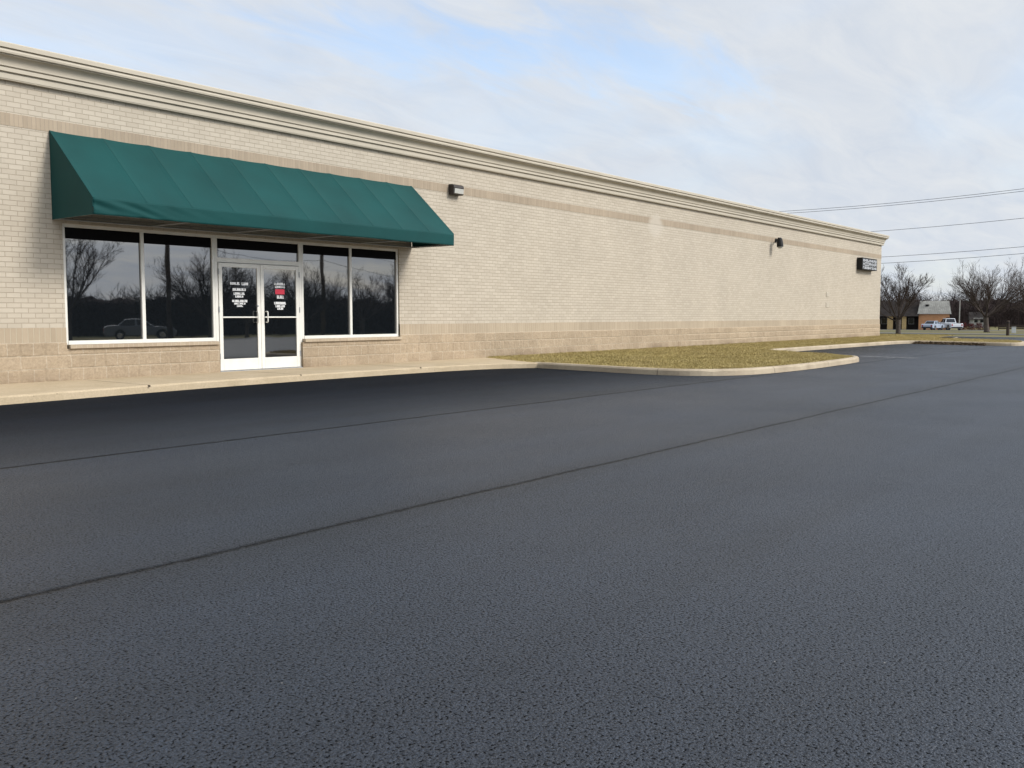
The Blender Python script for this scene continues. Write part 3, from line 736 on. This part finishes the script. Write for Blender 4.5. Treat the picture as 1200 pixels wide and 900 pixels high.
# far woods: bare trunks and twigs one cannot count
def woods(name, label, pts_fn, n, hmin, hmax, seed):
    r = np.random.default_rng(seed); V = []; F = []
    def stick(p, q, w):
        d = q-p; a = np.cross(d, [r.uniform(-1, 1), r.uniform(-1, 1), .3]); a = a/np.linalg.norm(a)*w
        i = len(V); V.extend([p-a, p+a, q+a*.3, q-a*.3]); F.append((i, i+1, i+2, i+3))
    for k in range(n):
        x, y = pts_fn(r); z = gz(x, y); h = r.uniform(hmin, hmax)*(1+.06*math.sin(x*.11+y*.17)); b = np.array([x, y, z-.2])
        stick(b, b+np.array([r.uniform(-.4, .4), r.uniform(-.4, .4), h*.8]), .06)
        for j in range(34):
            t = r.uniform(.12, .8); p = b+np.array([0, 0, h*t]); L_ = h*r.uniform(.15, .42); az = r.uniform(0, 6.28); el = r.uniform(.1, 1.3)
            q = p+np.array([math.cos(az)*math.cos(el), math.sin(az)*math.cos(el), math.sin(el)])*L_
            stick(p, q, r.uniform(.02, .05))
            for _ in range(2):
                az2 = az+r.uniform(-.8, .8); el2 = el+r.uniform(-.4, .6); pp = p+(q-p)*r.uniform(.4, 1)
                stick(pp, pp+np.array([math.cos(az2)*math.cos(el2), math.sin(az2)*math.cos(el2), math.sin(el2)])*L_*.55, r.uniform(.012, .03))
    mb = MB(); mb.v = [tuple(v) for v in V]; mb.f = F
    o = mb.build(name, M['wood_mass'], fix=False); return tag(o, label, 'woods', kind='stuff')
woods('woods', 'dark bare winter woods across the far side of the road', lambda r: (lambda t, d: (225+d+.0*t, -60+t))(r.uniform(0, 200), r.uniform(0, 55)), 900, 6.6, 9.4, 2)
woods('mirrored_woods', 'dark bare woods across the lot, mirrored in the storefront glass', lambda r: (lambda t, d: (18+t*.92, -84-d+.42*t))(r.uniform(0, 110), r.uniform(0, 18)), 700, 3.9, 5.3, 7)
# thick understorey inside each wood
def bank(name, pts, h, depth, seed):
    r = random.Random(seed); mb = MB(); rows = []
    P = resample(pts, .6); Q = offset(P, -depth)
    for (x, y), (x2, y2) in zip(P, Q):
        z = gz(x, y); hh_ = h*r.uniform(.93, 1.06)
        row = []
        for k in range(9):
            t = k/8; s = math.sin(math.pi*t)
            row.append((x+(x2-x)*t+r.uniform(-.2, .2), y+(y2-y)*t+r.uniform(-.2, .2), z-.2+hh_*s**.45*r.uniform(.93, 1.05) if 0 < k < 8 else z-.3))
        rows.append(row)
    mb.grid(rows); o = mb.build(name, M['wood_mass']); return tag(o, 'dense dark thicket filling the foot of the ' + ('far winter woods' if name == 'thicket' else 'mirrored woods'), 'thicket', kind='stuff')
bank('thicket', [(245, -62), (245, 140)], 6.6, 14, 4)
bank('mirrored_thicket', [(18, -90), (122, -44)], 4.2, 9, 6)

# ------------------------------------------------------------------ power lines
def wire_path(y0, y1, zf, x): return [(x, y0+(y1-y0)*k/24, zf(y0+(y1-y0)*k/24)) for k in range(25)]
def power_pole(x, y, h, label, rz=0, arms=(1.0,), group='power poles'):
    t = thing('power_pole', label, 'power pole', (x, y, gz(x, y)), rz, group)
    MB().tube([(0, 0, -.3), (0, 0, h*.5), (0, 0, h)], [.17, .145, .11], 10).build('pole', M['pole_wood'], t, smooth=True)
    for a in arms:
        z = h-a
        c = MB().box(-1.0, 1.0, -.06, .06, z-.06, z+.06).build('crossarm', M['pole_wood'], t)
        for q in (-.9, 0.35, .9): MB().tube([(q, 0, z+.06), (q, 0, z+.13), (q, 0, z+.22)], [.03, .055, .035], 8).build('insulator', M['grey_metal'], c)
    MB().tube([(.26, 0, h*.72), (.26, 0, h*.72+.75)], .17, 10).build('transformer', M['grey_metal'], t)
    return t
power_pole(72.1, -24, 12.3, 'wooden power pole beside the cross street, right of the photo', 0)
power_pole(72.1, 44, 12.3, 'wooden power pole beside the cross street, behind the store', 0)
for zc, x, lab in ((9.46, 72.0, 'topmost power wire crossing the sky right of the store'), (9.20, 71.2, 'power wire just below the topmost one over the store roof'), (7.50, 72.2, 'lone middle power wire between the upper and the lower pair'), (5.575, 72.25, 'upper wire of the lower pair crossing above the bare trees'), (5.09, 71.95, 'lowest power wire, crossing just above the bare trees')):
    t = MB().tube(wire_path(-24, 44, lambda y: zc+.00193*(y-10)**2, x), .015, 5).build('power_wire', M['wire'], smooth=True)
    tag(t, lab, 'wire', 'power wires right of the store')
for x, y, lab in ((34.2, -38.2, 'wooden power pole mirrored in the second storefront pane'), (57.5, -50.5, 'wooden power pole mirrored in the first pane right of the doors'), (2, -62, 'wooden power pole across the lot behind the camera')):
    power_pole(x, y, 11, lab, .4, group='power poles mirrored in the storefront')
for k, (za, dx, lab) in enumerate(((9.9, -.8, 'upper of the power wires mirrored in the left storefront panes'), (8.2, .1, 'middle one of the power wires mirrored in the left storefront panes'), (6.6, .1, 'lowest of the power wires mirrored in the left storefront panes'))):
    P = []
    for (xa, ya), (xb, yb) in (((2, -62), (34.2, -38.2)), ((34.2, -38.2), (57.5, -50.5)), ((57.5, -50.5), (110, -80))):
        for q in range(13):
            f = q/12; x = xa+(xb-xa)*f; y = ya+(yb-ya)*f
            P.append((x+dx, y, gz(34, -38)+za-2.2*f*(1-f)))
    tag(MB().tube(P, .016, 5).build('power_wire', M['wire']), lab, 'wire', 'power wires mirrored in the storefront')

# ------------------------------------------------------------------ vehicles
def arc(cx, cz, r, a0, a1, n=8): return [(cx+r*math.cos(R(a0+(a1-a0)*k/n)), cz+r*math.sin(R(a0+(a1-a0)*k/n))) for k in range(n+1)]
def vehicle(name, label, cat, loc, rz, kind, paint):
    t = thing(name, label, cat, loc, rz)
    if kind == 'suv':   L_, Wd, wb, r, hood, belt, roof = 4.6, 1.85, 2.7, .36, 1.05, 1.08, 1.72
    elif kind == 'pickup': L_, Wd, wb, r, hood, belt, roof = 5.6, 1.95, 3.5, .40, 1.15, 1.18, 1.88
    else: L_, Wd, wb, r, hood, belt, roof = 4.7, 1.80, 2.75, .33, .90, .95, 1.45
    h = L_/2; fx, bx = wb/2+.05, -wb/2+.05; zb = .30
    back = {'suv': belt+.02, 'pickup': 1.12, 'sedan': .98}[kind]
    prof = [(h-.12, zb), (h, zb+.18), (h, hood-.30), (h-.15, hood-.08), (h-1.15, hood+.03), (-h+.25, back), (-h+.02, back-.12), (-h, zb+.2), (-h+.1, zb)]
    prof += [(bx-r-.09, zb)] + arc(bx, r, r+.08, 180, 0) + [(fx-r-.09, zb)] + arc(fx, r, r+.08, 180, 0) + [(fx+r+.09, zb)]
    body = MB().prism(prof, 'y', -Wd/2, Wd/2).build('body', paint, t, bevel=.07, seg=3)
    # cabin: tapered on every side
    if kind == 'suv': lo = (h-1.35, -h+.06); hi = (h-2.05, -h+.45)
    elif kind == 'pickup': lo = (h-1.45, -.55); hi = (h-2.1, -.40)
    else: lo = (h-1.30, -h+.75); hi = (h-2.15, -h+1.45)
    wl_, wh = Wd/2-.05, Wd/2-.24
    z0, z1 = belt-.08, roof
    v = [(lo[0], -wl_, z0), (lo[0], wl_, z0), (lo[1], wl_, z0), (lo[1], -wl_, z0), (hi[0], -wh, z1), (hi[0], wh, z1), (hi[1], wh, z1), (hi[1], -wh, z1)]
    cb_ = MB(); cb_.v = v; cb_.f = [(0, 3, 2, 1), (4, 5, 6, 7), (0, 1, 5, 4), (1, 2, 6, 5), (2, 3, 7, 6), (3, 0, 4, 7)]
    cabin = cb_.build('cabin', paint, t, bevel=.06, seg=3)
    V = [Vector(p) for p in v]
    def pane(nm, a, b, c, d, m0=.08, m1=.10):
        # a,b bottom; c,d top (c above b, d above a)
        n = (b-a).cross(d-a).normalized()
        cen = (a+b+c+d)/4
        if n.dot(cen-Vector((0, 0, 1))) < 0: n = -n
        q = []
        for u, w in ((m0, .16), (1-m0, .16), (1-m0, 1-m1), (m0, 1-m1)):
            lo_ = a.lerp(b, u); hi_ = d.lerp(c, u); q.append(lo_.lerp(hi_, w))
        mm = MB(); e = n*.012; f_ = -n*.02
        mm.v = [tuple(p+e) for p in q]+[tuple(p+f_) for p in q]; mm.f = [(0, 1, 2, 3), (7, 6, 5, 4), (0, 4, 5, 1), (1, 5, 6, 2), (2, 6, 7, 3), (3, 7, 4, 0)]
        mm.build(nm, M['car_glass'], cabin)
    pane('windscreen', V[0], V[1], V[5], V[4]); pane('rear_window', V[2], V[3], V[7], V[6])
    for a, b, c, d in ((0, 3, 7, 4), (1, 2, 6, 5)):
        A, B, Cc, Dd = V[a], V[b], V[c], V[d]; Mb = A.lerp(B, .5); Mt = Dd.lerp(Cc, .5)
        pane('side_window', A.lerp(B, .05), Mb, Mt, Dd); pane('side_window', Mb, B, Cc, Mt)
    for x in (fx, bx):
        for s in (-1, 1):
            w = MB(); y0 = s*(Wd/2-.24); y1 = s*(Wd/2-.01)
            w.tube([(x, y0, r), (x, y1, r)], r, 20); wo_ = w.build('wheel', M['rubber'], t, bevel=.03)
            MB().tube([(x, y1-s*.02, r), (x, y1+s*.012, r)], r*.62, 14).build('rim', M['chrome'], wo_, bevel=.01)
    for s in (-1, 1):
        MB().box(h-.10, h+.012, s*(Wd/2-.28)-.16, s*(Wd/2-.28)+.16, hood-.40, hood-.24).build('headlight', M['lamp_clear'], t, bevel=.02)
        MB().box(-h-.012, -h+.1, s*(Wd/2-.2)-.1, s*(Wd/2-.2)+.1, back-.42, back-.16).build('tail_light', M['lamp_red'], t, bevel=.02)
        MB().box(lo[0]-.45, lo[0]-.28, s*(Wd/2+.02)-.02 if s > 0 else s*(Wd/2+.02)-.16, s*(Wd/2+.02)+.16 if s > 0 else s*(Wd/2+.02)+.02, belt-.02, belt+.13).build('mirror', paint, t, bevel=.03)
    MB().box(h-.02, h+.03, -Wd/2+.12, Wd/2-.12, zb+.05, zb+.24).build('front_bumper', M['black'], t, bevel=.02)
    MB().box(-h-.04, -h+.02, -Wd/2+.10, Wd/2-.10, zb+.08, zb+.24).build('rear_bumper', M['black'], t, bevel=.02)
    MB().box(h-.01, h+.016, -.42, .42, hood-.42, hood-.22).build('grille', M['black'], t, bevel=.01)
    if kind == 'pickup':
        MB().box(-h+.12, -.75, -Wd/2+.14, Wd/2-.14, back-.04, back+.012).build('bed_opening', M['black'], t)
    return t
vehicle('parked_car', 'light blue grey car parked by the orange brick wall, rear end showing', 'car', (159.5, 23.2, gz(159.5, 23.2)), R(-8), 'sedan', M['car_silver'])
vehicle('pickup_truck', 'white pickup truck parked right of the light blue grey car', 'pickup truck', (164.6, 22.0, gz(164, 22)), R(38), 'pickup', M['car_white'])
vehicle('sedan', 'grey sedan parked across the lot, mirrored in the left storefront panes', 'car', (35.9, -44.7, gz(35.9, -44.7)), R(28), 'sedan', M['car_dark'])

# ------------------------------------------------------------------ far buildings, small far things
bb = thing('brick_building', 'small orange brick building with grey shingled mansard roof and dark wing', 'building', (166.7, 27.3, gz(166.7, 27.3)), R(-75))
MB().box(0, 4.7, 0, 7, -.3, 2.75).build('wall', M['orange_brick'], bb)
rf = MB(); rf.v = [(-.2, -.35, 2.7), (4.95, -.35, 2.7), (4.95, 7.3, 2.7), (-.2, 7.3, 2.7), (.15, .75, 4.85), (4.6, .75, 4.85), (4.6, 6.3, 4.85), (.15, 6.3, 4.85)]
rf.f = [(0, 3, 2, 1), (4, 5, 6, 7), (0, 1, 5, 4), (1, 2, 6, 5), (2, 3, 7, 6), (3, 0, 4, 7)]
rf = rf.build('roof', M['shingle'], bb)
MB().box(-.22, 4.97, -.37, 7.32, 2.62, 2.70).build('fascia', M['pale_wall'], rf)
MB().box(1.0, 1.5, .2, .7, 3.9, 4.25).build('roof_vent', M['black'], rf)
MB().box(-7.5, -.02, 1.6, 7, -.3, 2.5).build('wing_wall', M['dark_shingle'], bb)
wr = MB(); wr.v = [(-8, -.6, 2.25), (-.03, -.6, 2.25), (-.03, 7.3, 2.25), (-8, 7.3, 2.25), (-8, 1.6, 4.75), (-.03, 1.6, 4.75), (-.03, 6, 4.75), (-8, 6, 4.75)]
wr.f = [(0, 3, 2, 1), (4, 5, 6, 7), (0, 1, 5, 4), (1, 2, 6, 5), (2, 3, 7, 6), (3, 0, 4, 7)]
wr.build('wing_roof', M['dark_shingle'], bb)
for x, w in ((-6.5, .35), (-4.9, .9), (-2.6, .7)):
    MB().box(x, x+w, -.1, .4, -.3, 2.24).build('pier', M['yellow_wall'], bb)
for x in (-5.9, -3.6, -1.6):
    f = MB().box(x, x+.9, 1.55, 1.62, .9, 2.0).build('window', M['pale_wall'], bb); MB().box(x+.07, x+.83, 1.53, 1.56, .97, 1.93).build('pane', M['car_glass'], f)
d = MB().box(4.2, 4.66, -.04, .02, 0, 2.05).build('door', M['black'], bb); MB().box(4.26, 4.30, -.08, -.04, .95, 1.1).build('handle', M['chrome'], d)
def house(x, y, w, h, rz, label):
    t = thing('house', label, 'house', (x, y, gz(x, y)), rz)
    MB().box(0, w, 0, 6, -.3, h).build('wall', M['pale_wall'], t)
    r_ = MB(); r_.prism([(-.4, h), (3, h+1.7), (6.4, h)], 'x', -.3, w+.3); r_.build('roof', M['dark_shingle'], t)
    for k in range(2):
        f = MB().box(w*(.2+.4*k), w*(.2+.4*k)+.9, -.03, .02, 1.0, 2.1).build('window', M['alu'], t); MB().box(w*(.2+.4*k)+.08, w*(.2+.4*k)+.82, -.05, -.03, 1.08, 2.02).build('pane', M['car_glass'], f)
house(224, 31.6, 2.9, 1.7, R(-75), 'pale low house before the woods, behind the red hedge')
for k, (x, y, h, lab) in enumerate(((171.7, 24.27, 5.3, 'slim pale light pole standing at the right end of the brick building'), (178.8, 23.7, 5.7, 'slim pale light pole standing at the left end of the red hedge'))):
    t = thing('light_pole', lab, 'light pole', (x, y, gz(x, y)), 0, 'slim light poles by the brick building')
    MB().tube([(0, 0, -.1), (0, 0, h)], [.10, .075], 8).build('pole', M['pale_wall'], t); MB().box(-.1, .1, -.25, .25, h, h+.12).build('lamp_head', M['grey_metal'], t)
# red shrubs
def shrub_mesh(seed, w, h):
    r = random.Random(seed); mb = MB()
    for k in range(700):
        a = r.uniform(0, 6.283); u = r.random()**.5; t = r.random(); p = Vector((math.cos(a)*u*w/2*(1-.35*t**2), math.sin(a)*u*w/2*(1-.35*t**2), h*t*(.8+.2*r.random())))
        d1 = Vector((r.uniform(-1, 1), r.uniform(-1, 1), r.uniform(-1, 1))).normalized()*.07; d2 = d1.cross(Vector((r.uniform(-1, 1), r.uniform(-1, 1), 1))).normalized()*.05
        mb.quad(p-d1, p+d2, p+d1, p-d2)
    return mb
sh = [shrub_mesh(3, 1.4, 1.35), shrub_mesh(9, 1.3, 1.2)]
labs = ['red leaved shrub at the left end of the hedge, beside the light pole', 'red leaved shrub second from the left end of the hedge', 'red leaved shrub second from the right end of the hedge', 'red leaved shrub at the right end of the hedge, nearest the wide bare tree']
for k in range(4):
    f = k/3; x = 178.7+2.3*f; y = 22.9-3.1*f
    t = thing('red_shrub', labs[k], 'shrub', (x, y, gz(x, y)), k*1.3, 'red shrubs of the far hedge')
    sh[k % 2].build('foliage', M['red_leaf'], t, fix=False); MB().tube([(0, 0, -.1), (.02, .03, .5)], [.04, .025], 6).build('stem', M['bark'], t)
# dark fence behind the trees
fn = thing('board_fence', 'low dark board fence running behind the bare trees at the right edge', 'fence', (183, 18.2, gz(183, 18.2)), R(-78))
for k in range(12): MB().box(k*2.4-.06, k*2.4+.06, -.06, .06, -.2, 1.0).build('post', M['brown_post'], fn)
for z in (.25, .65, 1.05): MB().box(0, 26.4, -.085, -.062, z*.7, z*.7+.2).build('rail', M['brown_post'], fn)
bo = thing('bollard', 'dark brown post standing on the grass verge before the right hand trees', 'bollard', (68.8, -4.15, 0))
MB().tube([(0, 0, -.2), (0, 0, .9), (0, 0, .96)], [.10, .10, .07], 10).build('post', M['brown_post'], bo); MB().tube([(0, 0, .78), (0, 0, .84)], .108, 10).build('collar', M['black'], bo)
ub = thing('utility_box', 'small white utility box on the grass behind the dark brown post', 'utility box', (93.0, -.2, gz(93, -.2)), R(-80))
MB().box(-.17, .17, -.15, .15, 0, .5).build('case', M['car_white'], ub, bevel=.01); MB().box(-.19, .19, -.17, .17, .5, .56).build('lid', M['pale_wall'], ub, bevel=.01)
